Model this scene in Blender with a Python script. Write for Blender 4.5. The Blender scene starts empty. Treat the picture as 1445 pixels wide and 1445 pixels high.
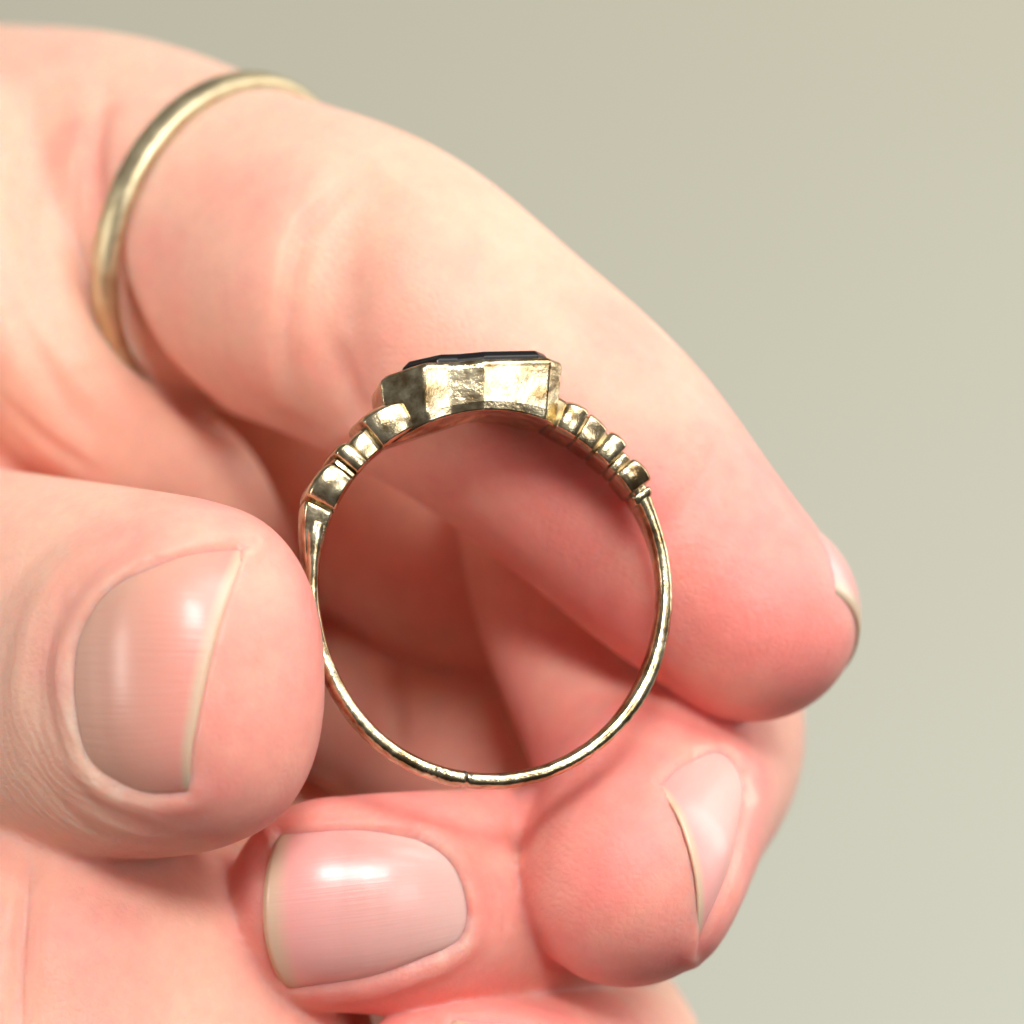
import bpy, bmesh, math, random
import numpy as np
from mathutils import Vector, Matrix, noise
random.seed(4)
RAD = math.radians
MM = 0.001
C = bpy.context.scene.collection
SC = bpy.context.scene

# ------------------------------------------------------------------ camera, world, lamps, exposure
D = 200.0          # mm from lens to the plane of the ring
S = 28.0           # photo pixels per mm in that plane
CX = CY = 722.5
cam = bpy.data.cameras.new('camera')
cam.sensor_width = 36.0
cam.lens = 36.0 * D / (1445.0 / S)
cam.clip_start = 0.01
cam.clip_end = 20.0
cam.dof.use_dof = True
cam.dof.focus_distance = (D - 2.0) * MM
cam.dof.aperture_fstop = cam.lens / 5.0
cam.dof.aperture_blades = 0
camo = bpy.data.objects.new('camera', cam)
C.objects.link(camo)
camo.location = (0, -D * MM, 0)
camo.rotation_euler = (RAD(90), 0, 0)
SC.camera = camo

w = bpy.data.worlds.new('World'); SC.world = w; w.use_nodes = True
nt = w.node_tree
bg = nt.nodes['Background']
wg = nt.nodes.new('ShaderNodeTexGradient'); wm = nt.nodes.new('ShaderNodeMapping'); wc = nt.nodes.new('ShaderNodeTexCoord')
wr = nt.nodes.new('ShaderNodeValToRGB')
wm.inputs['Rotation'].default_value = (0, RAD(90), 0)
wm.inputs['Location'].default_value = (0.5, 0, 0)
wm.inputs['Scale'].default_value = (0.5, 0.5, 0.5)
nt.links.new(wc.outputs['Generated'], wm.inputs['Vector'])
nt.links.new(wm.outputs['Vector'], wg.inputs['Vector'])
nt.links.new(wg.outputs['Fac'], wr.inputs['Fac'])
wr.color_ramp.elements[0].position = 0.1; wr.color_ramp.elements[0].color = (0.20, 0.17, 0.14, 1)
wr.color_ramp.elements[1].position = 0.9; wr.color_ramp.elements[1].color = (0.95, 0.96, 1.0, 1)
nt.links.new(wr.outputs['Color'], bg.inputs['Color'])
bg.inputs['Strength'].default_value = 0.25

def area(name, loc, target, size, sizey, power, col):
    l = bpy.data.lights.new(name, 'AREA'); l.shape = 'RECTANGLE'; l.size = size; l.size_y = sizey
    l.energy = power; l.color = col
    o = bpy.data.objects.new(name, l); C.objects.link(o); o.location = loc
    d = Vector(target) - Vector(loc)
    o.rotation_euler = d.to_track_quat('-Z', 'Y').to_euler()
    return o
area('window_light', (0.27, -0.27, 0.40), (0, 0.01, 0), 0.32, 0.26, 2.3, (1.0, 0.97, 0.95))
area('window_light', (0.05, -0.50, 0.285), (0, 0.01, 0), 0.14, 0.12, 2.9, (1.0, 0.97, 0.95))
area('window_light', (0.27, -0.46, 0.07), (0, 0.0, 0), 0.13, 0.16, 0.5, (1.0, 0.97, 0.95))
area('window_light', (-0.46, -0.15, 0.03), (0, 0.0, 0), 0.10, 0.13, 0.6, (1.0, 0.96, 0.90))
area('window_light', (0.34, 0.12, 0.16), (0, 0.0, 0), 0.22, 0.30, 0.9, (1.0, 0.95, 0.90))
area('wall_fill', (0.35, 0.30, -0.25), (0.2, 0.62, -0.12), 0.3, 0.3, 1.9, (0.84, 0.93, 1.0))  # added unseen lamp: cool half of the wall's gradient, low right
area('wall_fill', (0.25, 0.30, 0.45), (0.15, 0.7, 0.2), 0.3, 0.3, 1.1, (1.0, 0.86, 0.52))  # added unseen lamp: warms the upper part of the wall
SC.view_settings.view_transform = 'Standard'
SC.view_settings.look = 'None'
SC.view_settings.exposure = -0.03
SC.view_settings.gamma = 1.0
SC.render.engine = 'CYCLES'
SC.cycles.use_denoising = True
SC.cycles.max_bounces = 12
SC.cycles.diffuse_bounces = 8
SC.cycles.glossy_bounces = 6

# ------------------------------------------------------------------ helpers
def P(px, py, y=0.0):
    f = (D + y) / D
    return np.array([(px - CX) / S * f, y, (CY - py) / S * f])
def R(px, y=0.0):
    return px / S * (D + y) / D
def to_px(V):
    k = S * D / (D + V[:, 1])
    return np.stack([CX + V[:, 0] * k, CY - V[:, 2] * k], 1)
def nrm(v):
    return v / (np.linalg.norm(v, axis=-1, keepdims=True) + 1e-12)
def catmull(P_, n):
    P_ = np.asarray(P_, float)
    Q = np.vstack([2 * P_[0] - P_[1], P_, 2 * P_[-1] - P_[-2]])
    out = []
    for i in range(len(P_) - 1):
        a, b, c, d = Q[i:i + 4]
        t = np.linspace(0, 1, n, endpoint=False)[:, None]
        out.append(0.5 * (2 * b + (c - a) * t + (2 * a - 5 * b + 4 * c - d) * t**2 + (3 * b - a - 3 * c + d) * t**3))
    out.append(P_[-1:])
    return np.vstack(out)
def resample(A, step, dims=3):
    s = np.concatenate([[0], np.cumsum(np.linalg.norm(np.diff(A[:, :dims], axis=0), axis=1))])
    n = max(2, int(s[-1] / step) + 1)
    t = np.linspace(0, s[-1], n)
    return np.stack([np.interp(t, s, A[:, k]) for k in range(A.shape[1])], 1), t
def sstep(a, b, x):
    t = np.clip((x - a) / (b - a), 0, 1)
    return t * t * (3 - 2 * t)

# ------------------------------------------------------------------ the hand as an implicit body
class Limb:
    # controls: px, py, y mm, lateral radius px, dorsal radius px ; dorsal direction(s)
    def __init__(self, name, ctrl, dorsal, cap=None, p=2.0, step=0.6, rt=0.8):
        A = []
        dor = np.asarray(dorsal, float)
        if dor.ndim == 1: dor = np.tile(dor, (len(ctrl), 1))
        for (px, py, y, rl, rd), dd in zip(ctrl, dor):
            A.append(np.concatenate([P(px, py, y), [R(rl, y), R(rd, y)], dd]))
        A = catmull(A, 24)
        A, self.s = resample(A, step)
        self.c = A[:, :3]
        self.T = nrm(np.gradient(self.c, axis=0))
        N = A[:, 5:8]
        N = nrm(N - (N * self.T).sum(1, keepdims=True) * self.T)
        self.N = N; self.B = np.cross(self.T, N)
        self.rB = A[:, 3]; self.rN = A[:, 4]
        self.rT = rt * np.minimum(self.rB, self.rN)
        if cap is not None:
            L = self.s[-1]; f = sstep(L - 9, L, self.s)
            self.rT = self.rT * (1 - f) + R(cap, self.c[-1, 1]) * f
        self.p = p; self.name = name; self.L = self.s[-1]
        m = max(self.rB.max(), self.rN.max(), self.rT.max()) + 3.0
        self.reach = m
        self.lo = self.c.min(0) - m; self.hi = self.c.max(0) + m
    def dist(self, X, want_u=False):
        out = np.full(len(X), 20.0, np.float32)
        best = np.zeros(len(X), np.int32)
        inb = np.where(((X > self.lo) & (X < self.hi)).all(1))[0]
        if len(inb) == 0: return (out, best) if want_u else out
        Y = X[inb].astype(np.float32)
        d = np.full(len(Y), 20.0, np.float32); bi = np.zeros(len(Y), np.int32)
        clo, chi = Y.min(0) - self.reach, Y.max(0) + self.reach
        for i in np.where(((self.c > clo) & (self.c < chi)).all(1))[0]:
            q = Y - self.c[i].astype(np.float32)
            M = np.stack([self.T[i] / self.rT[i], self.B[i] / self.rB[i], self.N[i] / self.rN[i]], 1).astype(np.float32)
            r = np.array([self.rT[i], self.rB[i], self.rN[i]], np.float32)
            a = q @ M
            if self.p == 2.0:
                k0 = np.sqrt((a * a).sum(1)) + 1e-6
                b = a / r
                k1 = np.sqrt((b * b).sum(1)) + 1e-6
                dd = k0 * (k0 - 1) / k1
            else:
                p = self.p
                aa = np.abs(a) + 1e-6
                ap = aa ** (p - 1)
                k0 = (ap * aa).sum(1) ** (1 / p)
                g = ap / r * (k0 ** (1 - p))[:, None]
                dd = (k0 - 1) / (np.sqrt((g * g).sum(1)) + 1e-6)
            m = dd < d
            d[m] = dd[m]; bi[m] = i
        out[inb] = d; best[inb] = bi
        return (out, best) if want_u else out

class Blob:
    def __init__(self, name, px, py, y, rx, rz, ry, rot=0.0):
        self.name = name
        self.c = P(px, py, y); self.r = np.array([R(rx, y), ry, R(rz, y)])
        a = RAD(rot); self.M = np.array([[math.cos(a), 0, math.sin(a)], [0, 1, 0], [-math.sin(a), 0, math.cos(a)]])
        self.L = 100.0; self.s = np.zeros(1)
    def dist(self, X, want_u=False):
        a = ((X - self.c) @ self.M.T) / self.r
        k0 = np.sqrt((a * a).sum(1)) + 1e-6
        b = a / self.r
        k1 = np.sqrt((b * b).sum(1)) + 1e-6
        d = np.maximum(k0 * (k0 - 1) / k1, -20).astype(np.float32)
        return (d, np.zeros(len(X), np.int32)) if want_u else d

INDEX = Limb('index', [(-40, 275, 42, 240, 240), (150, 290, 32, 240, 240), (350, 352, 22.5, 228, 228), (520, 415, 15, 232, 226),
                       (680, 520, 12.5, 210, 208), (830, 640, 11.5, 199, 196), (960, 775, 10.5, 174, 172), (1040, 850, 9.5, 156, 154), (1062, 868, 9, 152, 150)],
             [(0.6, 0.35, 0.7)] * 6 + [(0.72, 0.45, 0.45)] * 3, cap=150)
MIDDLE = Limb('middle', [(150, 450, 54, 205, 205), (420, 610, 42, 195, 195), (600, 765, 33, 160, 155), (770, 850, 33, 140, 140),
                         (920, 935, 30, 178, 178), (955, 1040, 22, 180, 180), (924, 1135, 12, 167, 167), (893, 1222, 5.5, 158, 158), (886, 1236, 4.8, 156, 156)],
              [(0.4, 0.3, 0.8)] * 3 + [(0.7, 0.5, 0.5)] + [(0.9, 0.35, 0.1)] * 5, cap=158)
MIDDLE_BEND = Limb('middle_bend', [(735, 700, 27, 90, 90), (748, 780, 24, 98, 95), (782, 900, 20.5, 104, 98), (850, 1035, 15.5, 116, 110), (890, 1130, 11.5, 138, 130)], (0.9, 0.35, 0.1))
RINGF = Limb('ring', [(150, 700, 62, 180, 180), (420, 880, 50, 175, 175), (590, 1010, 38, 150, 150), (730, 1110, 34, 150, 150), (830, 1190, 30, 155, 155),
                      (848, 1245, 20, 155, 155), (780, 1262, 14, 156, 156), (680, 1270, 8.5, 158, 150), (560, 1275, 5.2, 158, 142), (470, 1276, 4.5, 152, 132)],
             [(0.3, 0.2, 0.8)] * 3 + [(0.8, 0.3, 0.3)] * 2 + [(0.6, -0.8, 0)] + [(0.15, -0.96, -0.18)] * 4, cap=152)
LITTLE = Limb('little', [(300, 1180, 52, 150, 150), (600, 1320, 44, 150, 150), (790, 1440, 34, 150, 150), (850, 1512, 20, 148, 148), (800, 1538, 10, 146, 146),
                         (700, 1552, 5, 142, 138), (610, 1560, 4, 138, 130)],
              [(0.3, 0.2, 0.8)] * 3 + [(0.6, -0.5, 0.2)] + [(0.1, -0.97, 0.1)] * 3, cap=140)
THUMB = Limb('thumb', [(-420, 930, 44, 290, 240), (-220, 915, 28, 280, 235), (-20, 930, 13, 268, 222), (120, 945, 4, 264, 205), (225, 953, -1.5, 256, 190), (268, 952, -3.5, 244, 180)],
             (-0.62, -0.78, 0.02), cap=182, p=2.35)
WEB = Limb('web', [(0, 190, 28, 90, 90), (6, 330, 22, 105, 105), (40, 470, 20, 108, 108), (145, 606, 22, 102, 102), (262, 690, 25, 105, 105), (312, 800, 31, 110, 110)], (-0.5, -0.8, 0.2))
parts = [INDEX, MIDDLE, RINGF, LITTLE, THUMB, WEB,
         Blob('palm', -250, 900, 66, 760, 700, 20, 0),
         Blob('web_mass', -90, 430, 30, 235, 330, 11, 0),
         Blob('web_mass', 60, 690, 34, 250, 170, 11, 0),
         Blob('heel', 70, 1560, 12, 470, 430, 17, 10),
         Blob('thenar', 90, 1330, 6, 270, 200, 9, 0),
         MIDDLE_BEND,
         Blob('wrist', -1100, 1200, 70, 700, 620, 22, 0)]
KS = [0.6, 0.3, 0.3, 0.3, 0.9, 2.0, 3.0, 4.0, 4.0, 2.2, 3.0, 0.35, 9.0]
def smin(a, b, k):
    h = np.clip(0.5 + 0.5 * (b - a) / k, 0, 1)
    return b * (1 - h) + a * h - k * h * (1 - h)
ORDER = [6, 12, 9, 10, 7, 8, 5, 1, 11, 0, 2, 3, 4]
def body(X):
    d = None
    for i in ORDER:
        di = parts[i].dist(X)
        d = di if d is None else smin(d, di, KS[i])
    return d

LO = np.array([-78.0, -16.0, -50.0]); HI = np.array([24.0, 92.0, 34.0])
def polygonise():
    h0, fac = 1.2, 4
    h = h0 / fac
    n0 = np.ceil((HI - LO) / h0).astype(int)
    ax = [LO[k] + h0 * np.arange(n0[k] + 1) for k in range(3)]
    G = np.stack(np.meshgrid(*ax, indexing='ij'), -1).reshape(-1, 3)
    d0 = np.empty(len(G), np.float32)
    gb = (np.floor((G - LO) / 14).astype(int)) @ np.array([10000, 100, 1])
    od = np.argsort(gb, kind='stable'); gs = gb[od]
    cuts = np.concatenate([[0], np.where(np.diff(gs))[0] + 1, [len(od)]])
    for a, b in zip(cuts[:-1], cuts[1:]):
        d0[od[a:b]] = body(G[od[a:b]])
    d0 = d0.reshape(n0 + 1)
    near = np.abs(d0) < h0 * 1.9
    cell = np.zeros(n0, bool); neg = np.zeros(n0, bool)
    for i in (0, 1):
        for j in (0, 1):
            for k in (0, 1):
                cell |= near[i:n0[0] + i, j:n0[1] + j, k:n0[2] + k]
    n = n0 * fac + 1
    V = np.empty(n, np.float32)
    base = np.repeat(np.repeat(np.repeat(d0[:-1, :-1, :-1], fac, 0), fac, 1), fac, 2)
    V[:] = 5.0
    V[:-1, :-1, :-1] = np.where(base < 0, -5.0, 5.0)
    m = np.zeros(n, bool)
    up = np.repeat(np.repeat(np.repeat(cell, fac, 0), fac, 1), fac, 2)
    for i in (0, 1):
        for j in (0, 1):
            for k in (0, 1):
                m[i:n[0] - 1 + i, j:n[1] - 1 + j, k:n[2] - 1 + k] |= up
    idx = np.argwhere(m)
    X = LO + idx * h
    vals = np.empty(len(X), np.float32)
    blk = (idx // 40) @ np.array([10000, 100, 1])          # neighbours together, so far samples are skipped
    od = np.argsort(blk, kind='stable'); bs = blk[od]
    cuts = np.concatenate([[0], np.where(np.diff(bs))[0] + 1, [len(od)]])
    for a, b in zip(cuts[:-1], cuts[1:]):
        vals[od[a:b]] = body(X[od[a:b]])
    V[m] = vals
    for k in range(3):                                  # close the body at the box
        sl = [slice(None)] * 3
        sl[k] = 0; V[tuple(sl)] = np.maximum(V[tuple(sl)], 0.3)
        sl[k] = -1; V[tuple(sl)] = np.maximum(V[tuple(sl)], 0.3)
    Sg = V < 0
    c = [Sg[i:n[0] - 1 + i, j:n[1] - 1 + j, k:n[2] - 1 + k] for i in (0, 1) for j in (0, 1) for k in (0, 1)]
    allm = c[0].copy(); anym = c[0].copy()
    for q in c[1:]:
        allm &= q; anym |= q
    mix = anym & ~allm
    cells = np.argwhere(mix)
    corners = np.array([(i, j, k) for i in (0, 1) for j in (0, 1) for k in (0, 1)])
    cv = np.stack([V[cells[:, 0] + o[0], cells[:, 1] + o[1], cells[:, 2] + o[2]] for o in corners], 1)
    acc = np.zeros((len(cells), 3)); cnt = np.zeros(len(cells))
    for a in range(8):
        for b in range(a + 1, 8):
            if np.abs(corners[a] - corners[b]).sum() == 1:
                va, vb = cv[:, a], cv[:, b]
                x = (va < 0) != (vb < 0)
                t = np.where(x, va / np.where(x, va - vb, 1), 0)[:, None]
                acc += np.where(x[:, None], corners[a] + t * (corners[b] - corners[a]), 0)
                cnt += x
    verts = LO + (cells + acc / cnt[:, None]) * h
    ids = np.full(mix.shape, -1, np.int32)
    ids[mix] = np.arange(len(cells))
    quads = []
    for k in range(3):
        sa = [slice(None)] * 3; sb = [slice(None)] * 3
        sa[k] = slice(0, -1); sb[k] = slice(1, None)
        A, B_ = Sg[tuple(sa)], Sg[tuple(sb)]
        e = np.argwhere(A != B_)
        u, v = (k + 1) % 3, (k + 2) % 3
        ok = (e[:, u] > 0) & (e[:, v] > 0) & (e[:, u] < n[u] - 1) & (e[:, v] < n[v] - 1)
        e = e[ok]
        fl = A[e[:, 0], e[:, 1], e[:, 2]]
        q = []
        for du, dv in ((-1, -1), (0, -1), (0, 0), (-1, 0)):
            f = e.copy(); f[:, u] += du; f[:, v] += dv
            q.append(ids[f[:, 0], f[:, 1], f[:, 2]])
        q = np.stack(q, 1)
        q[~fl] = q[~fl][:, ::-1]
        quads.append(q)
    quads = np.vstack(quads)
    quads = quads[(quads >= 0).all(1)]
    return verts, quads

def edges_of(quads):
    return np.vstack([quads[:, [0, 1]], quads[:, [1, 2]], quads[:, [2, 3]], quads[:, [3, 0]]])
def smooth(verts, E, it, lam=0.5):
    nb = np.bincount(E[:, 0], minlength=len(verts)) + np.bincount(E[:, 1], minlength=len(verts))
    for _ in range(it):
        acc = np.zeros_like(verts)
        for k in range(3):
            acc[:, k] = np.bincount(E[:, 0], verts[E[:, 1], k], len(verts)) + np.bincount(E[:, 1], verts[E[:, 0], k], len(verts))
        verts = verts + lam * (acc / np.maximum(nb, 1)[:, None] - verts)
    return verts
def normals(verts, quads):
    a = verts[quads[:, 2]] - verts[quads[:, 0]]; b = verts[quads[:, 3]] - verts[quads[:, 1]]
    fn = np.cross(a, b)
    N = np.zeros_like(verts)
    for k in range(4):
        for c in range(3):
            N[:, c] += np.bincount(quads[:, k], fn[:, c], len(verts))
    return nrm(N)

HV, HQ = polygonise()
HE = edges_of(HQ)
HV = smooth(HV, HE, 3)
HN = normals(HV, HQ)
dd_, uu_ = [], []
for q in parts:
    a, b = q.dist(HV, True)
    dd_.append(a); uu_.append(q.L - q.s[b] if len(q.s) > 1 else np.full(len(HV), 60.0))
dd_ = np.stack(dd_, 1)
HID = dd_.argmin(1)
HU = np.stack(uu_, 1)[np.arange(len(HV)), HID]
ID = {'index': [0], 'middle': [1, 11], 'ring': [2], 'little': [3], 'thumb': [4], 'web': [5, 7, 8], 'palm': [6, 9, 10, 12]}
camv = np.array([0, -D, 0.0])

def seg_dist(Q, poly):
    best = np.full(len(Q), 1e9); tt = np.zeros(len(Q))
    L = np.concatenate([[0], np.cumsum(np.linalg.norm(np.diff(poly, axis=0), axis=1))])
    for i in range(len(poly) - 1):
        a, b = poly[i], poly[i + 1]
        ab = b - a
        t = np.clip(((Q - a) @ ab) / (ab @ ab + 1e-9), 0, 1)
        d = np.linalg.norm(Q - (a + t[:, None] * ab), axis=1)
        m = d < best
        best[m] = d[m]; tt[m] = (L[i] + t[m] * (L[i + 1] - L[i])) / L[-1]
    return best, tt
def inside(Q, poly):
    r = np.zeros(len(Q), bool)
    x, y = Q[:, 0], Q[:, 1]
    j = len(poly) - 1
    for i in range(len(poly)):
        xi, yi = poly[i]; xj, yj = poly[j]
        c = ((yi > y) != (yj > y)) & (x < (xj - xi) * (y - yi) / (yj - yi + 1e-12) + xi)
        r ^= c; j = i
    return r
def facing(ids):
    m = np.isin(HID, ids)
    return m & (((camv - HV) * HN).sum(1) > -0.5)
def stroke(who, pts, width, depth, fade=True):
    # a crease (depth < 0) or a fold of skin (depth > 0) modelled into the body
    global HV
    m = np.where(facing(sum([ID[k] for k in who], [])))[0]
    Q = to_px(HV[m])
    pl = catmull(np.array(pts, float), 8) if len(pts) > 2 else np.array(pts, float)
    d, t = seg_dist(Q, pl)
    f = np.exp(-(d / width) ** 2)
    if fade: f *= np.sin(np.clip(t, 0.02, 0.98) * math.pi) ** 0.6
    HV[m] += HN[m] * (f * depth)[:, None]

# ------------------------------------------------------------------ nails (outlines on the finger surface)
def trace(limb, px):
    Q = np.stack([P(a, b, 0.0) for a, b in px])
    dirs = nrm(Q - camv)
    t = np.full(len(Q), D - 40.0)
    for _ in range(90):
        X = camv + dirs * t[:, None]
        d = limb.dist(X)
        t += np.clip(d, -1, 3) * 0.7
    return camv + dirs * t[:, None]
def coons(cut, free, sa, sb, nu, nv):
    # cut: cuticle curve sa->sb ; free: free edge ; sa, sb: side curves from cuticle to free edge
    def cv(p, n):
        a = catmull(np.array(p, float), 12) if len(p) > 2 else np.array(p, float)
        a = np.stack([np.interp(np.linspace(0, 1, 80), np.linspace(0, 1, len(a)), a[:, k]) for k in (0, 1)], 1)
        s = np.concatenate([[0], np.cumsum(np.linalg.norm(np.diff(a, axis=0), axis=1))]); s /= s[-1]
        t = np.linspace(0, 1, n)
        return np.stack([np.interp(t, s, a[:, k]) for k in (0, 1)], 1)
    c0, c1, d0, d1 = cv(cut, nv), cv(free, nv), cv(sa, nu), cv(sb, nu)
    u = np.linspace(0, 1, nu)[:, None, None]; v = np.linspace(0, 1, nv)[None, :, None]
    G = (1 - u) * c0[None] + u * c1[None] + (1 - v) * d0[:, None] + v * d1[:, None] \
        - ((1 - u) * (1 - v) * c0[0] + (1 - u) * v * c0[-1] + u * (1 - v) * c1[0] + u * v * c1[-1])
    return G
NAILS = {
 'thumb': dict(limb=THUMB, cut=[(215, 790), (150, 830), (108, 895), (99, 955), (104, 1020), (122, 1078), (165, 1118)],
               free=[(350, 768), (322, 840), (298, 920), (283, 990), (270, 1060), (268, 1124)],
               sa=[(215, 790), (275, 772), (350, 768)], sb=[(165, 1118), (210, 1130), (268, 1124)], h0=0.02, lift=0.28, th=0.35),
 'ring': dict(limb=RINGF, cut=[(590, 1172), (640, 1215), (662, 1275), (655, 1325), (622, 1352)],
              free=[(392, 1172), (379, 1235), (376, 1300), (386, 1355), (405, 1402)],
              sa=[(590, 1172), (500, 1162), (392, 1172)], sb=[(622, 1352), (520, 1388), (405, 1402)], h0=0.02, lift=0.3, th=0.3),
 'middle': dict(limb=MIDDLE, cut=[(985, 1062), (1020, 1058), (1046, 1085), (1058, 1130)],
                free=[(930, 1103), (962, 1168), (982, 1250), (984, 1345)],
                sa=[(985, 1062), (955, 1078), (930, 1103)], sb=[(1058, 1130), (1034, 1235), (984, 1345)], h0=0.02, lift=0.14, th=0.28),
 'little': dict(limb=LITTLE, cut=[(860, 1480), (880, 1540), (860, 1600)], free=[(640, 1432), (625, 1520), (640, 1620)],
                sa=[(860, 1480), (740, 1440), (640, 1432)], sb=[(860, 1600), (740, 1640), (640, 1620)], h0=0.02, lift=0.3, th=0.3),
}
def outline(n):
    cut = catmull(np.array(n['cut'], float), 8); fr = catmull(np.array(n['free'], float), 8)
    sb = catmull(np.array(n['sb'], float), 8); sa = catmull(np.array(n['sa'], float), 8)
    return np.vstack([cut, sb[1:], fr[::-1][1:], sa[::-1][1:-1]])
nail_meshes = {}
DRY = np.zeros(len(HV))
for key, n in NAILS.items():
    G = coons(n['cut'], n['free'], n['sa'], n['sb'], 34, 34)
    nu, nv = G.shape[:2]
    X = trace(n['limb'], G.reshape(-1, 2)).reshape(nu, nv, 3)
    gu = np.gradient(X, axis=0); gv = np.gradient(X, axis=1)
    NN = nrm(np.cross(gu, gv))
    if (NN * (camv - X)).sum() < 0: NN = -NN
    u = np.linspace(0, 1, nu)[:, None, None]; v = np.linspace(-1, 1, nv)[None, :, None]
    X = X + NN * (n['h0'] + n['lift'] * u**2.2 * (1 - 0.45 * v**2) - 0.42 * np.abs(v)**5 - 0.2 * (1 - u)**6)
    nail_meshes[key] = (X, NN)
    # the bed sinks, the fold round it swells
    poly = outline(n)
    m = np.where(facing(ID[key]))[0]
    Q = to_px(HV[m])
    cl = np.vstack([poly, poly[:1]])
    d, _ = seg_dist(Q, cl)
    ins = inside(Q, poly)
    sd = np.where(ins, -d, d)
    fold = np.vstack([catmull(np.array(n['sa'], float), 8)[::-1], catmull(np.array(n['cut'], float), 8), catmull(np.array(n['sb'], float), 8)])
    df, _ = seg_dist(Q, fold)
    dcut, _ = seg_dist(Q, catmull(np.array(n['cut'], float), 8))
    DRY[m] = np.maximum(DRY[m], 0.55 * np.exp(-((dcut - 4) / 4.5) ** 2) * (sd > -3))
    HV[m] += HN[m] * (-0.42 * sstep(2, -6, sd) + (0.18 + 0.06 * np.sin(Q[:, 0] * 0.021 + Q[:, 1] * 0.033)) * np.exp(-((df - 14) / 12) ** 2) * (sd > -6))[:, None]

# ------------------------------------------------------------------ creases and folds of the skin
stroke(['thumb'], [(-20, 900), (30, 800), (110, 740), (230, 710)], 18, -0.25)
stroke(['thumb'], [(20, 1050), (30, 930), (70, 830), (150, 765)], 16, 0.22)
stroke(['thumb'], [(55, 1060), (60, 930), (110, 830), (190, 770)], 12, -0.2)
stroke(['thumb'], [(110, 1120), (170, 1160), (260, 1180)], 7, -0.1)
stroke(['thumb'], [(80, 1130), (150, 1180), (240, 1200)], 7, -0.1)
stroke(['index'], [(560, 235), (485, 325), (468, 430), (470, 540), (500, 620)], 60, -1.6)
stroke(['index'], [(500, 215), (408, 320), (380, 430), (380, 530), (405, 605)], 30, 0.15)
stroke(['index'], [(490, 250), (425, 330), (405, 430), (405, 520), (435, 600)], 14, -0.35)
stroke(['index'], [(465, 470), (490, 540), (515, 600)], 16, -0.35)
stroke(['ring'], [(730, 1070), (730, 1130), (742, 1230), (776, 1310), (826, 1372)], 12, -0.7)
stroke(['index'], [(1000, 620), (985, 700), (920, 770)], 26, -0.25)
stroke(['web', 'index', 'palm'], [(150, 130), (128, 230), (150, 380), (205, 500), (300, 590), (385, 630)], 17, -1.15)
stroke(['web', 'index', 'palm'], [(90, 130), (40, 260), (60, 400), (120, 520)], 28, -0.8)
stroke(['web', 'index', 'palm'], [(-10, 330), (20, 420), (90, 560), (160, 640)], 24, -0.6)
stroke(['ring'], [(565, 900), (556, 980), (560, 1060)], 16, -0.6)
stroke(['palm', 'thumb'], [(48, 1205), (35, 1290), (28, 1380), (30, 1480)], 14, -0.7)
stroke(['ring'], [(670, 1190), (700, 1250), (705, 1320)], 18, -0.3)
for off, dp in ((0, -0.14), (14, -0.1), (-13, -0.08)):
    stroke(['index'], [(520 + off, 240), (436 + off, 320), (410 + off, 420), (408 + off, 520), (432 + off, 590)], 6, dp)
stroke(['index'], [(1010, 600), (995, 660), (955, 720)], 6, -0.1)
stroke(['index'], [(560, 560), (590, 600), (640, 640)], 7, -0.12)
stroke(['web', 'palm', 'index'], [(60, 120), (25, 230), (10, 330)], 8, -0.22)
stroke(['web', 'palm', 'index'], [(115, 200), (105, 300), (128, 400), (175, 500)], 8, -0.2)
stroke(['web', 'palm'], [(0, 560), (60, 620), (140, 670)], 10, -0.3)
stroke(['thumb'], [(95, 1090), (140, 1135), (210, 1160)], 6, -0.1)
stroke(['thumb'], [(60, 1100), (120, 1165), (210, 1195)], 6, -0.1)
stroke(['thumb'], [(78, 880), (88, 840), (120, 790)], 6, -0.1)
stroke(['thumb'], [(70, 960), (74, 1020), (90, 1080)], 6, -0.1)
stroke(['ring'], [(690, 1210), (712, 1270), (705, 1340)], 6, -0.1)
stroke(['ring'], [(720, 1200), (742, 1260), (745, 1330)], 6, -0.1)
stroke(['ring'], [(740, 1180), (760, 1250), (770, 1330)], 20, -0.25)

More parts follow.
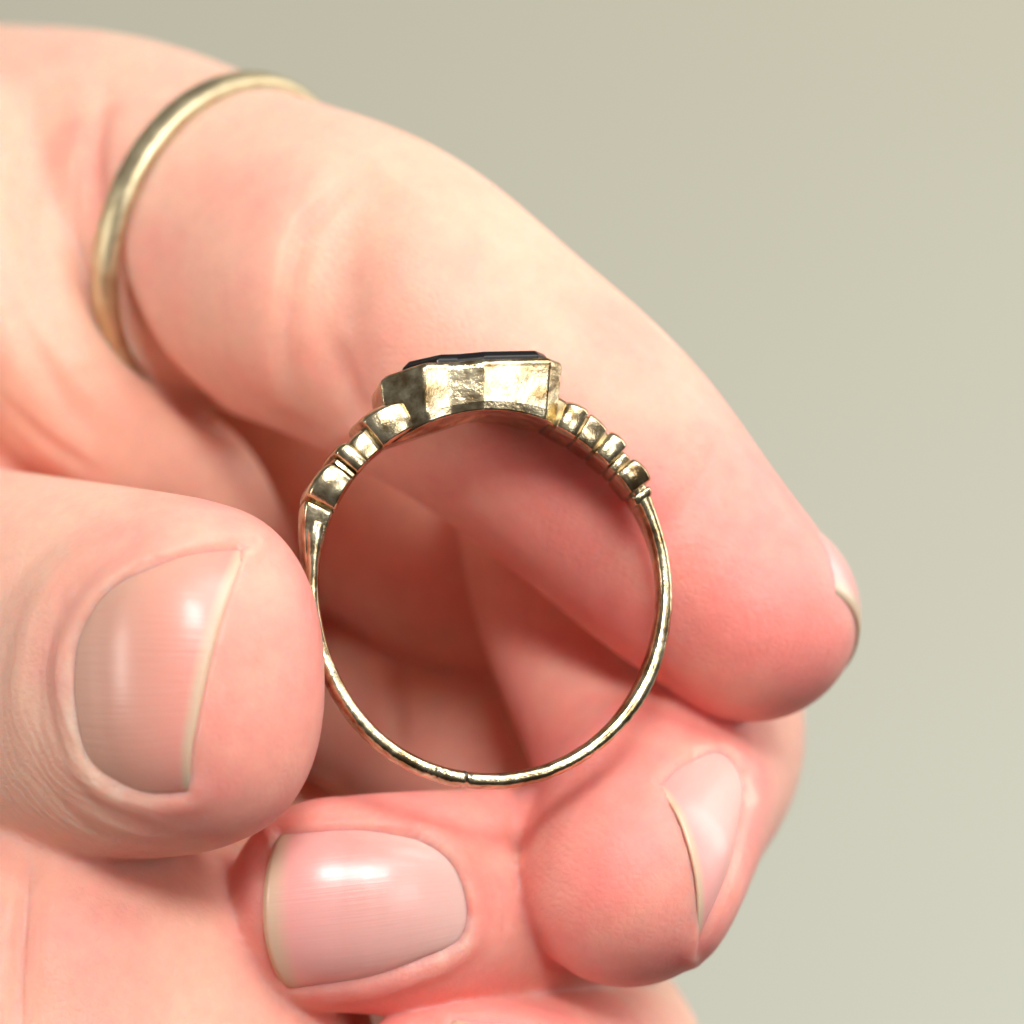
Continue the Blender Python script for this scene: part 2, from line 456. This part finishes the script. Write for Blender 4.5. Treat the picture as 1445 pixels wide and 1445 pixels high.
# ------------------------------------------------------------------ materials
def new_mat(name):
    m = bpy.data.materials.new(name); m.use_nodes = True
    return m, m.node_tree, m.node_tree.nodes['Principled BSDF']
def node(nt, kind, **kw):
    n = nt.nodes.new(kind)
    for k, v in kw.items():
        if k in n.inputs: n.inputs[k].default_value = v
        else: setattr(n, k, v)
    return n
def skin_material():
    m, nt, b = new_mat('skin')
    L = nt.links.new
    co = node(nt, 'ShaderNodeTexCoord')
    at = node(nt, 'ShaderNodeAttribute'); at.attribute_name = 'flush'
    n1 = node(nt, 'ShaderNodeTexNoise', Scale=160.0, Detail=4.0, Roughness=0.55)
    n2 = node(nt, 'ShaderNodeTexNoise', Scale=900.0, Detail=3.0, Roughness=0.6)
    L(co.outputs['Object'], n1.inputs['Vector']); L(co.outputs['Object'], n2.inputs['Vector'])
    mx = node(nt, 'ShaderNodeMix', data_type='RGBA')
    mx.inputs[6].default_value = (0.82, 0.475, 0.355, 1); mx.inputs[7].default_value = (0.83, 0.29, 0.25, 1)
    ad = node(nt, 'ShaderNodeMath', operation='MULTIPLY_ADD'); ad.inputs[1].default_value = 1.7; ad.inputs[2].default_value = -0.9
    L(n1.outputs['Fac'], ad.inputs[0])
    a2 = node(nt, 'ShaderNodeMath', operation='ADD', use_clamp=True)
    L(ad.outputs[0], a2.inputs[0]); L(at.outputs['Fac'], a2.inputs[1])
    L(a2.outputs[0], mx.inputs[0])
    mm = node(nt, 'ShaderNodeMix', data_type='RGBA', blend_type='MULTIPLY'); mm.inputs[0].default_value = 0.25
    L(mx.outputs[2], mm.inputs[6]); 
    rr = node(nt, 'ShaderNodeValToRGB'); rr.color_ramp.elements[0].color = (0.75, 0.68, 0.66, 1); rr.color_ramp.elements[0].position = 0.3
    rr.color_ramp.elements[1].color = (1, 1, 1, 1); rr.color_ramp.elements[1].position = 0.65
    L(n2.outputs['Fac'], rr.inputs['Fac']); L(rr.outputs['Color'], mm.inputs[7])
    dr = node(nt, 'ShaderNodeAttribute'); dr.attribute_name = 'dry'
    n4 = node(nt, 'ShaderNodeTexNoise', Scale=620.0, Detail=4.0)
    L(co.outputs['Object'], n4.inputs['Vector'])
    r4 = node(nt, 'ShaderNodeMapRange'); r4.inputs[1].default_value = 0.38; r4.inputs[2].default_value = 0.62
    L(n4.outputs['Fac'], r4.inputs[0])
    dm = node(nt, 'ShaderNodeMath', operation='MULTIPLY'); L(dr.outputs['Fac'], dm.inputs[0]); L(r4.outputs[0], dm.inputs[1])
    dx = node(nt, 'ShaderNodeMix', data_type='RGBA'); dx.inputs[7].default_value = (0.88, 0.60, 0.50, 1)
    L(dm.outputs[0], dx.inputs[0]); L(mm.outputs[2], dx.inputs[6])
    L(dx.outputs[2], b.inputs['Base Color'])
    b.inputs['Subsurface Weight'].default_value = 1.0
    b.inputs['Subsurface Radius'].default_value = (1.0, 0.32, 0.18)
    b.inputs['Subsurface Scale'].default_value = 0.0022
    b.inputs['Roughness'].default_value = 0.5
    b.inputs['Specular IOR Level'].default_value = 0.35
    v = node(nt, 'ShaderNodeTexVoronoi', Scale=2600.0); v.feature = 'DISTANCE_TO_EDGE'
    n3 = node(nt, 'ShaderNodeTexNoise', Scale=2200.0, Detail=4.0, Roughness=0.6)
    L(co.outputs['Object'], v.inputs['Vector']); L(co.outputs['Object'], n3.inputs['Vector'])
    b1 = node(nt, 'ShaderNodeBump', Strength=0.3, Distance=0.0001); b2 = node(nt, 'ShaderNodeBump', Strength=0.3, Distance=0.0001)
    L(v.outputs['Distance'], b1.inputs['Height']); L(n3.outputs['Fac'], b2.inputs['Height'])
    # papillary ridges on the pads
    wv = node(nt, 'ShaderNodeTexWave', Scale=760.0, Distortion=7.0, Detail=1.5)
    wv.wave_type = 'RINGS'; wv.rings_direction = 'SPHERICAL'
    wv.inputs['Detail Scale'].default_value = 0.35
    mp = node(nt, 'ShaderNodeMapping'); mp.inputs['Location'].default_value = (-0.009, 0.0, 0.006)
    L(co.outputs['Object'], mp.inputs['Vector']); L(mp.outputs['Vector'], wv.inputs['Vector'])
    pa = node(nt, 'ShaderNodeAttribute'); pa.attribute_name = 'pad'
    ml = node(nt, 'ShaderNodeMath', operation='MULTIPLY')
    L(wv.outputs['Fac'], ml.inputs[0]); L(pa.outputs['Fac'], ml.inputs[1])
    b3 = node(nt, 'ShaderNodeBump', Strength=0.16, Distance=0.00004)
    L(ml.outputs[0], b3.inputs['Height'])
    # fine creases that run round the thumb nail
    w2 = node(nt, 'ShaderNodeTexWave', Scale=520.0, Distortion=11.0, Detail=3.0)
    w2.wave_type = 'RINGS'; w2.rings_direction = 'SPHERICAL'
    w2.inputs['Detail Scale'].default_value = 0.5
    m2 = node(nt, 'ShaderNodeMapping')
    c2 = P(215, 960, -8) * MM
    m2.inputs['Location'].default_value = (-c2[0], -c2[1], -c2[2])
    L(co.outputs['Object'], m2.inputs['Vector']); L(m2.outputs['Vector'], w2.inputs['Vector'])
    ca = node(nt, 'ShaderNodeAttribute'); ca.attribute_name = 'crinkle'
    l2 = node(nt, 'ShaderNodeMath', operation='MULTIPLY')
    L(w2.outputs['Fac'], l2.inputs[0]); L(ca.outputs['Fac'], l2.inputs[1])
    b4 = node(nt, 'ShaderNodeBump', Strength=0.32, Distance=0.00007)
    L(l2.outputs[0], b4.inputs['Height'])
    L(b1.outputs['Normal'], b2.inputs['Normal']); L(b2.outputs['Normal'], b3.inputs['Normal']); L(b3.outputs['Normal'], b4.inputs['Normal'])
    L(b4.outputs['Normal'], b.inputs['Normal'])
    return m
def nail_material(name, base, mid, far, rough=0.34, coat=0.2, ridge=0.25):
    m, nt, b = new_mat(name)
    L = nt.links.new
    uv = node(nt, 'ShaderNodeUVMap'); sp = node(nt, 'ShaderNodeSeparateXYZ')
    L(uv.outputs['UV'], sp.inputs[0])
    rp = node(nt, 'ShaderNodeValToRGB')
    el = rp.color_ramp.elements
    el[0].position = 0.0; el[0].color = (*base, 1)
    el[1].position = 0.30; el[1].color = (*mid, 1)
    for pos, col in ((0.88, (*far, 1)), (0.95, (0.64, 0.45, 0.32, 1)), (1.0, (0.64, 0.46, 0.32, 1))):
        e = el.new(pos); e.color = col
    L(sp.outputs['X'], rp.inputs['Fac']); 
    L(rp.outputs['Color'], b.inputs['Base Color'])
    b.inputs['Subsurface Weight'].default_value = 0.6
    b.inputs['Subsurface Radius'].default_value = (1.0, 0.4, 0.3)
    b.inputs['Subsurface Scale'].default_value = 0.0008
    b.inputs['Roughness'].default_value = rough
    b.inputs['Coat Weight'].default_value = coat
    b.inputs['Coat Roughness'].default_value = 0.2
    mp = node(nt, 'ShaderNodeMapping'); mp.inputs['Scale'].default_value = (1.5, 55, 1)
    n = node(nt, 'ShaderNodeTexNoise', Scale=1.0, Detail=3.0)
    L(uv.outputs['UV'], mp.inputs['Vector']); L(mp.outputs['Vector'], n.inputs['Vector'])
    bp = node(nt, 'ShaderNodeBump', Strength=ridge, Distance=0.00006)
    L(n.outputs['Fac'], bp.inputs['Height']); L(bp.outputs['Normal'], b.inputs['Normal'])
    return m
def gold_material(name, col, rough, tarnish=0.5, grime=0.0):
    m, nt, b = new_mat(name)
    L = nt.links.new
    co = node(nt, 'ShaderNodeTexCoord')
    n1 = node(nt, 'ShaderNodeTexNoise', Scale=900.0, Detail=5.0, Roughness=0.6)
    n2 = node(nt, 'ShaderNodeTexNoise', Scale=260.0, Detail=2.0, Roughness=0.5)
    L(co.outputs['Object'], n1.inputs['Vector']); L(co.outputs['Object'], n2.inputs['Vector'])
    rp = node(nt, 'ShaderNodeValToRGB')
    rp.color_ramp.elements[0].position = 0.36; rp.color_ramp.elements[0].color = (col[0] * (1 - tarnish * 0.6), col[1] * (1 - tarnish * 0.7), col[2] * (1 - tarnish * 0.8), 1)
    rp.color_ramp.elements[1].position = 0.62; rp.color_ramp.elements[1].color = (*col, 1)
    L(n1.outputs['Fac'], rp.inputs['Fac'])
    n5 = node(nt, 'ShaderNodeTexNoise', Scale=420.0, Detail=6.0, Roughness=0.65)
    L(co.outputs['Object'], n5.inputs['Vector'])
    g5 = node(nt, 'ShaderNodeMapRange'); g5.inputs[1].default_value = 0.56; g5.inputs[2].default_value = 0.68; g5.inputs[4].default_value = grime
    L(n5.outputs['Fac'], g5.inputs[0])
    gm = node(nt, 'ShaderNodeMix', data_type='RGBA'); gm.inputs[7].default_value = (0.16, 0.11, 0.045, 1)
    L(g5.outputs[0], gm.inputs[0]); L(rp.outputs['Color'], gm.inputs[6])
    L(gm.outputs[2], b.inputs['Base Color'])
    b.inputs['Metallic'].default_value = 1.0
    mr = node(nt, 'ShaderNodeMapRange'); mr.inputs[3].default_value = rough * 0.6; mr.inputs[4].default_value = rough * 1.6
    L(n1.outputs['Fac'], mr.inputs[0]); L(mr.outputs[0], b.inputs['Roughness'])
    b1 = node(nt, 'ShaderNodeBump', Strength=0.5, Distance=0.00012); b2 = node(nt, 'ShaderNodeBump', Strength=0.5, Distance=0.0003)
    L(n1.outputs['Fac'], b1.inputs['Height']); L(n2.outputs['Fac'], b2.inputs['Height'])
    L(b1.outputs['Normal'], b2.inputs['Normal']); L(b2.outputs['Normal'], b.inputs['Normal'])
    return m
SKIN = skin_material(); NAIL = nail_material('nail', (0.80, 0.49, 0.43), (0.80, 0.42, 0.37), (0.80, 0.36, 0.33)); THUMB_NAIL = nail_material('thumb_nail', (0.64, 0.37, 0.275), (0.68, 0.345, 0.26), (0.74, 0.31, 0.25), 0.38, 0.15, 0.4)
GOLD = gold_material('old_gold', (0.74, 0.65, 0.43), 0.21, 0.95, grime=0.75)
DARK_GOLD = gold_material('dark_core_gold', (0.30, 0.24, 0.14), 0.3, 0.8)  # shoulder cores: darkness of the gaps between ridges put into the colour
BAND_GOLD = gold_material('band_gold', (0.64, 0.55, 0.35), 0.42, 0.3)
DARK, _, _b = new_mat('blackened_joint'); _b.inputs['Base Color'].default_value = (0.09, 0.075, 0.05, 1); _b.inputs['Metallic'].default_value = 0.8; _b.inputs['Roughness'].default_value = 0.5
ONYX, _, _b = new_mat('black_stone'); _b.inputs['Base Color'].default_value = (0.008, 0.007, 0.007, 1); _b.inputs['Roughness'].default_value = 0.3; _b.inputs['Specular IOR Level'].default_value = 0.3

# ------------------------------------------------------------------ wall behind
def build_wall():
    m, nt, b = new_mat('painted_wall')
    L = nt.links.new
    co = node(nt, 'ShaderNodeTexCoord')
    n = node(nt, 'ShaderNodeTexNoise', Scale=3.0, Detail=2.0)
    L(co.outputs['Object'], n.inputs['Vector'])
    rp = node(nt, 'ShaderNodeValToRGB')
    rp.color_ramp.elements[0].position = 0.3; rp.color_ramp.elements[0].color = (0.545, 0.53, 0.435, 1)
    rp.color_ramp.elements[1].position = 0.7; rp.color_ramp.elements[1].color = (0.59, 0.575, 0.475, 1)
    L(n.outputs['Fac'], rp.inputs['Fac']); L(rp.outputs['Color'], b.inputs['Base Color'])
    b.inputs['Roughness'].default_value = 0.9
    bm = bmesh.new()
    g = 12
    vs = [[bm.verts.new((-1.6 + 3.2 * i / g, 0.7 + 0.012 * math.sin(i * 1.3 + j), -1.2 + 2.6 * j / g)) for i in range(g + 1)] for j in range(g + 1)]
    for j in range(g):
        for i in range(g):
            bm.faces.new((vs[j][i], vs[j][i + 1], vs[j + 1][i + 1], vs[j + 1][i]))
    bmesh.ops.recalc_face_normals(bm, faces=bm.faces)
    me = bpy.data.meshes.new('wall'); bm.to_mesh(me); bm.free()
    for p in me.polygons: p.use_smooth = True
    me.materials.append(m)
    o = bpy.data.objects.new('wall', me); C.objects.link(o)
    o['kind'] = 'structure'
build_wall()

# ------------------------------------------------------------------ build the hand
def mesh_np(name, V, Q, mat, parent=None, uv=None, smooth_=True):
    me = bpy.data.meshes.new(name)
    V = np.asarray(V, np.float32); Q = np.asarray(Q, np.int32)
    n, k = Q.shape
    me.vertices.add(len(V)); me.vertices.foreach_set('co', V.ravel())
    me.loops.add(n * k); me.loops.foreach_set('vertex_index', Q.ravel())
    me.polygons.add(n); me.polygons.foreach_set('loop_start', np.arange(0, n * k, k, dtype=np.int32))
    me.polygons.foreach_set('use_smooth', np.full(n, smooth_, bool))
    me.update(calc_edges=True); me.validate()
    if uv is not None:
        ul = me.uv_layers.new(name='UVMap')
        ul.data.foreach_set('uv', np.asarray(uv, np.float32)[Q.ravel()].ravel())
    me.materials.append(mat)
    o = bpy.data.objects.new(name, me); C.objects.link(o)
    if parent: o.parent = parent
    return o
HV = HV + 0.3 * (smooth(HV, HE, 1) - HV)
hand = mesh_np('hand', HV * MM, HQ, SKIN)
hand['label'] = 'pale hand with curled fingers pinching an old gold ring between thumb and index finger'
hand['category'] = 'hand'
flush = np.zeros(len(HV))
tipw = np.where(np.isin(HID, [0, 1, 2, 3]), 1 - sstep(3, 24, HU), 0) * 0.9
tipw = np.maximum(tipw, np.where(HID == 4, (1 - sstep(-2, 6, HU)) * 0.75, 0))
palmar = np.zeros(len(HV))
for q, pt in [*enumerate(parts[:5]), (11, MIDDLE_BEND)]:
    m = np.where(HID == q)[0]
    _, bi = pt.dist(HV[m], True)
    palmar[m] = sstep(0.2, -0.6, (HN[m] * pt.N[bi]).sum(1))
palmar[HID == 6] = 0.9; palmar[(HID == 9) | (HID == 10)] = 0.9
m11 = np.where(HID == 11)[0]
_, bi = MIDDLE.dist(HV[m11], True)
tipw[m11] = (1 - sstep(3, 24, MIDDLE.L - MIDDLE.s[bi])) * 0.9
flush = tipw + palmar * 0.3 + 0.1 * ((HID == 9) | (HID == 10))  # extra on heel and thenar: their shading put into the skin colour
flush = smooth(np.repeat(flush[:, None], 3, 1), HE, 40)[:, 0]
at = hand.data.attributes.new('flush', 'FLOAT', 'POINT')
at.data.foreach_set('value', np.clip(flush, 0, 1).astype(np.float32))
pq = to_px(HV)
cr = np.exp(-((pq[:, 0] - 120) / 130) ** 2 - ((pq[:, 1] - 1090) / 140) ** 2) + 0.5 * np.exp(-((pq[:, 0] - 60) / 60) ** 2 - ((pq[:, 1] - 900) / 160) ** 2)
cr *= (HID == 4) * (pq[:, 0] < 330) * sstep(-0.2, 0.3, -HN[:, 1])
at = hand.data.attributes.new('crinkle', 'FLOAT', 'POINT')
at.data.foreach_set('value', np.clip(cr, 0, 1).astype(np.float32))
at = hand.data.attributes.new('dry', 'FLOAT', 'POINT')
at.data.foreach_set('value', DRY.astype(np.float32))
at = hand.data.attributes.new('pad', 'FLOAT', 'POINT')
at.data.foreach_set('value', (palmar * (1 - sstep(10, 22, HU)) * (HID < 5)).astype(np.float32))

def plate(name, X, NN, th, mat=None):
    nu, nv = X.shape[:2]
    top = X.reshape(-1, 3); bot = (X - NN * th).reshape(-1, 3)
    V = np.vstack([top, bot]); n = nu * nv
    Q = []
    I = lambda i, j: i * nv + j
    for i in range(nu - 1):
        for j in range(nv - 1):
            Q.append((I(i, j), I(i, j + 1), I(i + 1, j + 1), I(i + 1, j)))
            Q.append((n + I(i, j), n + I(i + 1, j), n + I(i + 1, j + 1), n + I(i, j + 1)))
    rim = [I(0, j) for j in range(nv)] + [I(i, nv - 1) for i in range(1, nu)] + [I(nu - 1, j) for j in range(nv - 2, -1, -1)] + [I(i, 0) for i in range(nu - 2, 0, -1)]
    for a, b in zip(rim, rim[1:] + rim[:1]):
        Q.append((a, n + a, n + b, b))
    uu, vv = np.meshgrid(np.linspace(0, 1, nu), np.linspace(0, 1, nv), indexing='ij')
    uv = np.stack([uu.ravel(), vv.ravel()], 1); uv = np.vstack([uv, uv])
    o = mesh_np(name, V * MM, np.array(Q), mat or NAIL, hand, uv)
    bm = bmesh.new(); bm.from_mesh(o.data); bmesh.ops.recalc_face_normals(bm, faces=bm.faces); bm.to_mesh(o.data); bm.free()
    return o
for key, (X, NN) in nail_meshes.items():
    plate('nail', X, NN, NAILS[key]['th'], THUMB_NAIL if key == 'thumb' else NAIL)
def index_nail():
    # seen edge-on: laid over the back of the index tip in the finger's own frame
    L = INDEX
    nu, nv = 24, 24
    X = np.zeros((nu, nv, 3)); NN = np.zeros((nu, nv, 3))
    i0 = len(L.c) - 1
    c, T, N, B = L.c[i0], L.T[i0], L.N[i0], L.B[i0]
    for i in range(nu):
        u = i / (nu - 1)
        x = -9.5 * (1 - u / 0.55) if u < 0.55 else 0
        ph = 0 if u < 0.55 else RAD(58) * (u - 0.55) / 0.45
        for j in range(nv):
            v = 2 * j / (nv - 1) - 1
            a = v * RAD(68)
            e = N * math.cos(a) + B * math.sin(a)
            p2 = ph * (1 - 0.25 * v * v)
            o = 0.04 + 0.10 * u ** 2 - 0.2 * (1 - u) ** 6 - 0.18 * abs(v) ** 4
            X[i, j] = c + T * (x + L.rT[i0] * math.sin(p2)) + e * (L.rN[i0] * math.cos(p2)) + (e * math.cos(p2) + T * math.sin(p2)) * o
            NN[i, j] = e * math.cos(p2) + T * math.sin(p2)
    plate('nail', X, NN, 0.16)
index_nail()

# ------------------------------------------------------------------ plain band worn on the index finger
def worn_band():
    i0 = int(np.argmin(np.linalg.norm(INDEX.c - P(330, 345, 23), axis=1)))
    c, T = INDEX.c[i0] + np.array([-0.5, 0, 0.1]), INDEX.T[i0]
    T = nrm(T * np.array([1.0, 0.74, 1.0])); N = nrm(INDEX.N[i0] - T * (INDEX.N[i0] @ T)); B = np.cross(T, N)
    ra, rb = INDEX.rN[i0] - 0.05, INDEX.rB[i0] - 0.05
    n, k = 160, 16
    V, Q = [], []
    for i in range(n):
        a = 2 * math.pi * i / n
        e = N * math.cos(a) + B * math.sin(a)
        r = 0.5 * (ra + rb)
        for j in range(k):
            b = 2 * math.pi * j / k
            h = math.copysign(abs(math.cos(b)) ** 0.8, math.cos(b)); s = math.copysign(abs(math.sin(b)) ** 0.8, math.sin(b))
            V.append(c + e * (r + 0.15 + (0.6 if h > 0 else 0.35) * h) + T * (0.9 * s))
    for i in range(n):
        for j in range(k):
            Q.append((i * k + j, i * k + (j + 1) % k, (i + 1) % n * k + (j + 1) % k, (i + 1) % n * k + j))
    o = mesh_np('finger_band', np.array(V) * MM, np.array(Q), BAND_GOLD)
    o['label'] = 'plain rounded gold band worn at the base of the index finger'
    o['category'] = 'ring'
worn_band()

# ------------------------------------------------------------------ the old ring held up
RC = P(688, 837, -0.5)
root = bpy.data.objects.new('signet_ring', None); C.objects.link(root)
root.location = Vector(RC) * MM
root['label'] = 'old gold ring with octagonal black stone bezel and ridged shoulders held between the fingertips'
root['category'] = 'ring'
# the far edge of the ring falls toward the lower left
back = Vector((-0.17, 1.0, -0.20)).normalized()
xr = Vector((1, 0, 0)); xr = (xr - back * xr.dot(back)).normalized()
zr = xr.cross(back).normalized()
root.rotation_euler = Matrix((xr, back, zr)).transposed().to_euler()
A_, B_ = 241 / S, 256 / S
def inner(th):
    r = 1 / math.sqrt((math.cos(th) / A_) ** 2 + (math.sin(th) / B_) ** 2)
    return r + 0.05 * math.sin(3 * th + 1) + 0.03 * math.sin(5 * th)
def from_bm(name, bm, mat, parent, smooth_=True, bev=0.0, seg=2, ang=30):
    bmesh.ops.scale(bm, vec=(MM, MM, MM), verts=bm.verts)
    bmesh.ops.recalc_face_normals(bm, faces=bm.faces)
    me = bpy.data.meshes.new(name); bm.to_mesh(me); bm.free()
    for p in me.polygons: p.use_smooth = smooth_
    me.materials.append(mat)
    o = bpy.data.objects.new(name, me); C.objects.link(o); o.parent = parent
    if bev:
        md = o.modifiers.new('bevel', 'BEVEL'); md.width = bev * MM; md.segments = seg; md.limit_method = 'ANGLE'; md.angle_limit = RAD(ang)
        md.harden_normals = False
    return o
def ring_band():
    bm = bmesh.new()
    n, k = 260, 18
    t0, t1 = RAD(36), RAD(160 - 360)
    rows = []
    for i in range(n + 1):
        f = i / n
        th = t0 + (t1 - t0) * f
        deg = math.degrees(th)
        tk = 0.76 + 0.10 * math.exp(-((deg + 28) / 18) ** 2) + 0.45 * sstep(-183, -200, deg) + 0.25 * sstep(20, 36, deg)
        wd = 1.55 + 1.1 * sstep(-175, -200, deg) + 0.9 * sstep(5, 36, deg) + 0.35 * math.exp(-((deg + 28) / 22) ** 2)
        tk += 0.045 * noise.noise((f * 40, 1, 0)) + 0.04 * noise.noise((f * 120, 5, 0))
        j0 = math.exp(-((deg + 96.5) / 0.35) ** 2)      # the resizing joint
        tk -= 0.10 * j0
        nick = 0.26 * math.exp(-((deg + 105.5) / 0.7) ** 2) + 0.2 * math.exp(-((deg + 103.2) / 0.5) ** 2)
        ri = inner(th) + 0.012 * noise.noise((f * 60, 9, 0))
        row = []
        for j in range(k):
            b = 2 * math.pi * j / k
            cx = math.copysign(abs(math.cos(b)) ** 0.62, math.cos(b)); sy = math.copysign(abs(math.sin(b)) ** 0.62, math.sin(b))
            r = ri + tk * 0.5 + cx * tk * 0.5 * (1 - (0.12 * abs(sy) ** 3 if cx > 0 else 0))
            y = sy * wd * 0.5
            if sy < -0.5: y += nick * (0.5 + 0.5 * cx) + 0.15 * j0
            row.append(bm.verts.new((r * math.cos(th), y, r * math.sin(th))))
        rows.append(row)
    for i in range(n):
        for j in range(k):
            bm.faces.new((rows[i][j], rows[i][(j + 1) % k], rows[i + 1][(j + 1) % k], rows[i + 1][j]))
    bm.faces.new(rows[0]); bm.faces.new(rows[-1])
    b = from_bm('band', bm, GOLD, root)
    # dark solder line of the joint, a hair proud of the metal
    bm = bmesh.new()
    th = RAD(-97.2)
    rows = []
    for q in range(3):
        t = th + RAD(0.8) * (q - 1)
        row = []
        for j in range(18):
            bb = 2 * math.pi * j / 18
            cx = math.copysign(abs(math.cos(bb)) ** 0.62, math.cos(bb)); sy = math.copysign(abs(math.sin(bb)) ** 0.62, math.sin(bb))
            e = 0.02 if q == 1 else -0.03
            r = inner(t) + 0.29 + cx * (0.29 + e); y = sy * (0.775 + e)
            t2 = t + RAD(0.5) * cx
            row.append(bm.verts.new((r * math.cos(t2), y, r * math.sin(t2))))
        rows.append(row)
    for q in range(2):
        for j in range(18):
            bm.faces.new((rows[q][j], rows[q][(j + 1) % 18], rows[q + 1][(j + 1) % 18], rows[q + 1][j]))
    from_bm('solder_joint', bm, DARK, b)
ring_band()
def sect(bm, th0, th1, w0, w1, t0, t1, bulge, n=10, k=14, rin=0.0, pw=0.30):
    # a piece of the shoulder: rounded in section, swelling between its two ends
    rows = []
    for i in range(n + 1):
        f = i / n
        th = th0 + (th1 - th0) * (0.05 + 0.90 * f)
        sw = math.sin(math.pi * f) ** 0.6 if 0 < f < 1 else 0
        hw = 0.5 * (w0 + (w1 - w0) * f) + bulge * sw
        tk = (t0 + (t1 - t0) * f) * 1.55 + bulge * 0.9 * sw
        ri = inner(th) + rin
        K = 0.16 * math.sin(th) + 0.05 * math.cos(th)
        row = []
        for j in range(k):
            b = 2 * math.pi * (j + 0.5) / k
            cx = math.copysign(abs(math.cos(b)) ** pw, math.cos(b)); sy = math.copysign(abs(math.sin(b)) ** pw, math.sin(b))
            r = ri + tk * 0.5 * (1 + cx) + K * hw * (sy if sy < 0 else 0.4 * sy)
            row.append(bm.verts.new((r * math.cos(th), sy * hw, r * math.sin(th))))
        rows.append(row)
    for i in range(n):
        for j in range(k):
            bm.faces.new((rows[i][j], rows[i][(j + 1) % k], rows[i + 1][(j + 1) % k], rows[i + 1][j]))
    bm.faces.new(rows[0]); bm.faces.new(rows[-1])
def shoulder(spec, core):
    bm = bmesh.new()
    sect(bm, *core)
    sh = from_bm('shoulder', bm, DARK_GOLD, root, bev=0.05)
    for s in spec:
        bm = bmesh.new(); sect(bm, *s)
        from_bm('ridge', bm, GOLD, sh, bev=0.05)
ra = RAD
# right: angles measured from the ring centre
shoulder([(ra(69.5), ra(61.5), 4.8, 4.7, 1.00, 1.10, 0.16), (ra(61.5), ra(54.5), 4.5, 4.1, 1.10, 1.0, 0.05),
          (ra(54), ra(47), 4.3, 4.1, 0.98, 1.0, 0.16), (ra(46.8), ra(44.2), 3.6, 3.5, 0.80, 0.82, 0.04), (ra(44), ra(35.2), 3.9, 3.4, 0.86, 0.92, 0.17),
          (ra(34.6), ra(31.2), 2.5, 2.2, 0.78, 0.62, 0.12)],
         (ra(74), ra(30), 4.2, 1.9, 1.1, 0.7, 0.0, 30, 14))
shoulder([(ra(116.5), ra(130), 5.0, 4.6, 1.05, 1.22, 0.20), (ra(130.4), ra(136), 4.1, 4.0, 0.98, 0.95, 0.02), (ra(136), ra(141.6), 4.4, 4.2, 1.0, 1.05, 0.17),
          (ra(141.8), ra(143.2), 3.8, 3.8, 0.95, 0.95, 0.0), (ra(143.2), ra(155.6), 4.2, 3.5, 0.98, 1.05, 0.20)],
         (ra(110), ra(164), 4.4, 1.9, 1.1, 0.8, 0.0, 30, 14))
def taper():
    bm = bmesh.new()
    sect(bm, ra(155), ra(176), 2.9, 1.6, 1.05, 0.45, 0.0, 14, 14)
    from_bm('shoulder_tip', bm, GOLD, root, bev=0.05)
taper()
def bezel():
    # octagonal box, sides leaning outward to the rim, underside following the finger hole
    def loop(sx, sy, zf):
        pts = [(-5.75, -2.0), (-3.75, -3.05), (-2.45, -2.98), (-0.8, -3.35), (2.7, -3.08), (3.45, -2.1), (3.4, 1.8), (2.4, 3.1), (-3.5, 3.1), (-5.75, 1.6)]
        return [(x * sx + 0.0, y * sy, zf(x * sx, y * sy)) for x, y in pts]
    tilt = math.tan(RAD(4.6))
    top = lambda x, y=0: 11.38 + x * tilt - 0.42 * max(0.0, (-3.75 - x) / 2.0)
    bot = lambda x, y: (B_ * math.sqrt(max(0.02, 1 - (x / A_) ** 2))) + (0.13 * y if y < 0 else 0.09 * y)
    bm = bmesh.new()
    N = 9
    def sub(lp, zf):
        out = []
        for i in range(len(lp)):
            a, b = lp[i], lp[(i + 1) % len(lp)]
            for q in range(N):
                f = q / N
                x, y = a[0] + (b[0] - a[0]) * f, a[1] + (b[1] - a[1]) * f
                out.append((x, y, zf(x, y)))
        return out
    specs = [(0.90, 0.90, bot), (0.94, 0.94, lambda x, y: bot(x, y) * 0.82 + top(x) * 0.18), (1.0, 1.0, lambda x, y: top(x) - 0.45), (1.0, 1.0, lambda x, y: top(x) - 0.2),
             (0.95, 0.95, top), (0.86, 0.86, lambda x, y: top(x) - 0.03)]
    loops = [[bm.verts.new(p) for p in sub(loop(sx, sy, zf), zf)] for sx, sy, zf in specs]
    n = len(loops[0])
    for a, b in zip(loops, loops[1:]):
        for i in range(n):
            bm.faces.new((a[i], a[(i + 1) % n], b[(i + 1) % n], b[i]))
    bm.faces.new(loops[-1])
    # underside: strips across from front to back
    lo = loops[0]
    cvt = bm.verts.new((0, 0, bot(0, 0)))
    for i in range(n):
        bm.faces.new((lo[(i + 1) % n], lo[i], cvt))
    bz = from_bm('bezel', bm, GOLD, root, smooth_=False, bev=0.17, seg=4, ang=12)
    bm = bmesh.new()
    specs = [(0.80, 0.86, lambda x, y: top(x) - 0.1), (0.80, 0.86, lambda x, y: top(x) + 0.22), (0.74, 0.80, lambda x, y: top(x) + 0.5)]
    loops = [[bm.verts.new(p) for p in loop(sx, sy, zf)] for sx, sy, zf in specs]
    n = len(loops[0])
    for a, b in zip(loops, loops[1:]):
        for i in range(n):
            bm.faces.new((a[i], a[(i + 1) % n], b[(i + 1) % n], b[i]))
    bm.faces.new(loops[-1]); bm.faces.new(loops[0])
    from_bm('stone', bm, ONYX, root, smooth_=False, bev=0.06)
bezel()
print('hand verts', len(HV), 'quads', len(HQ))
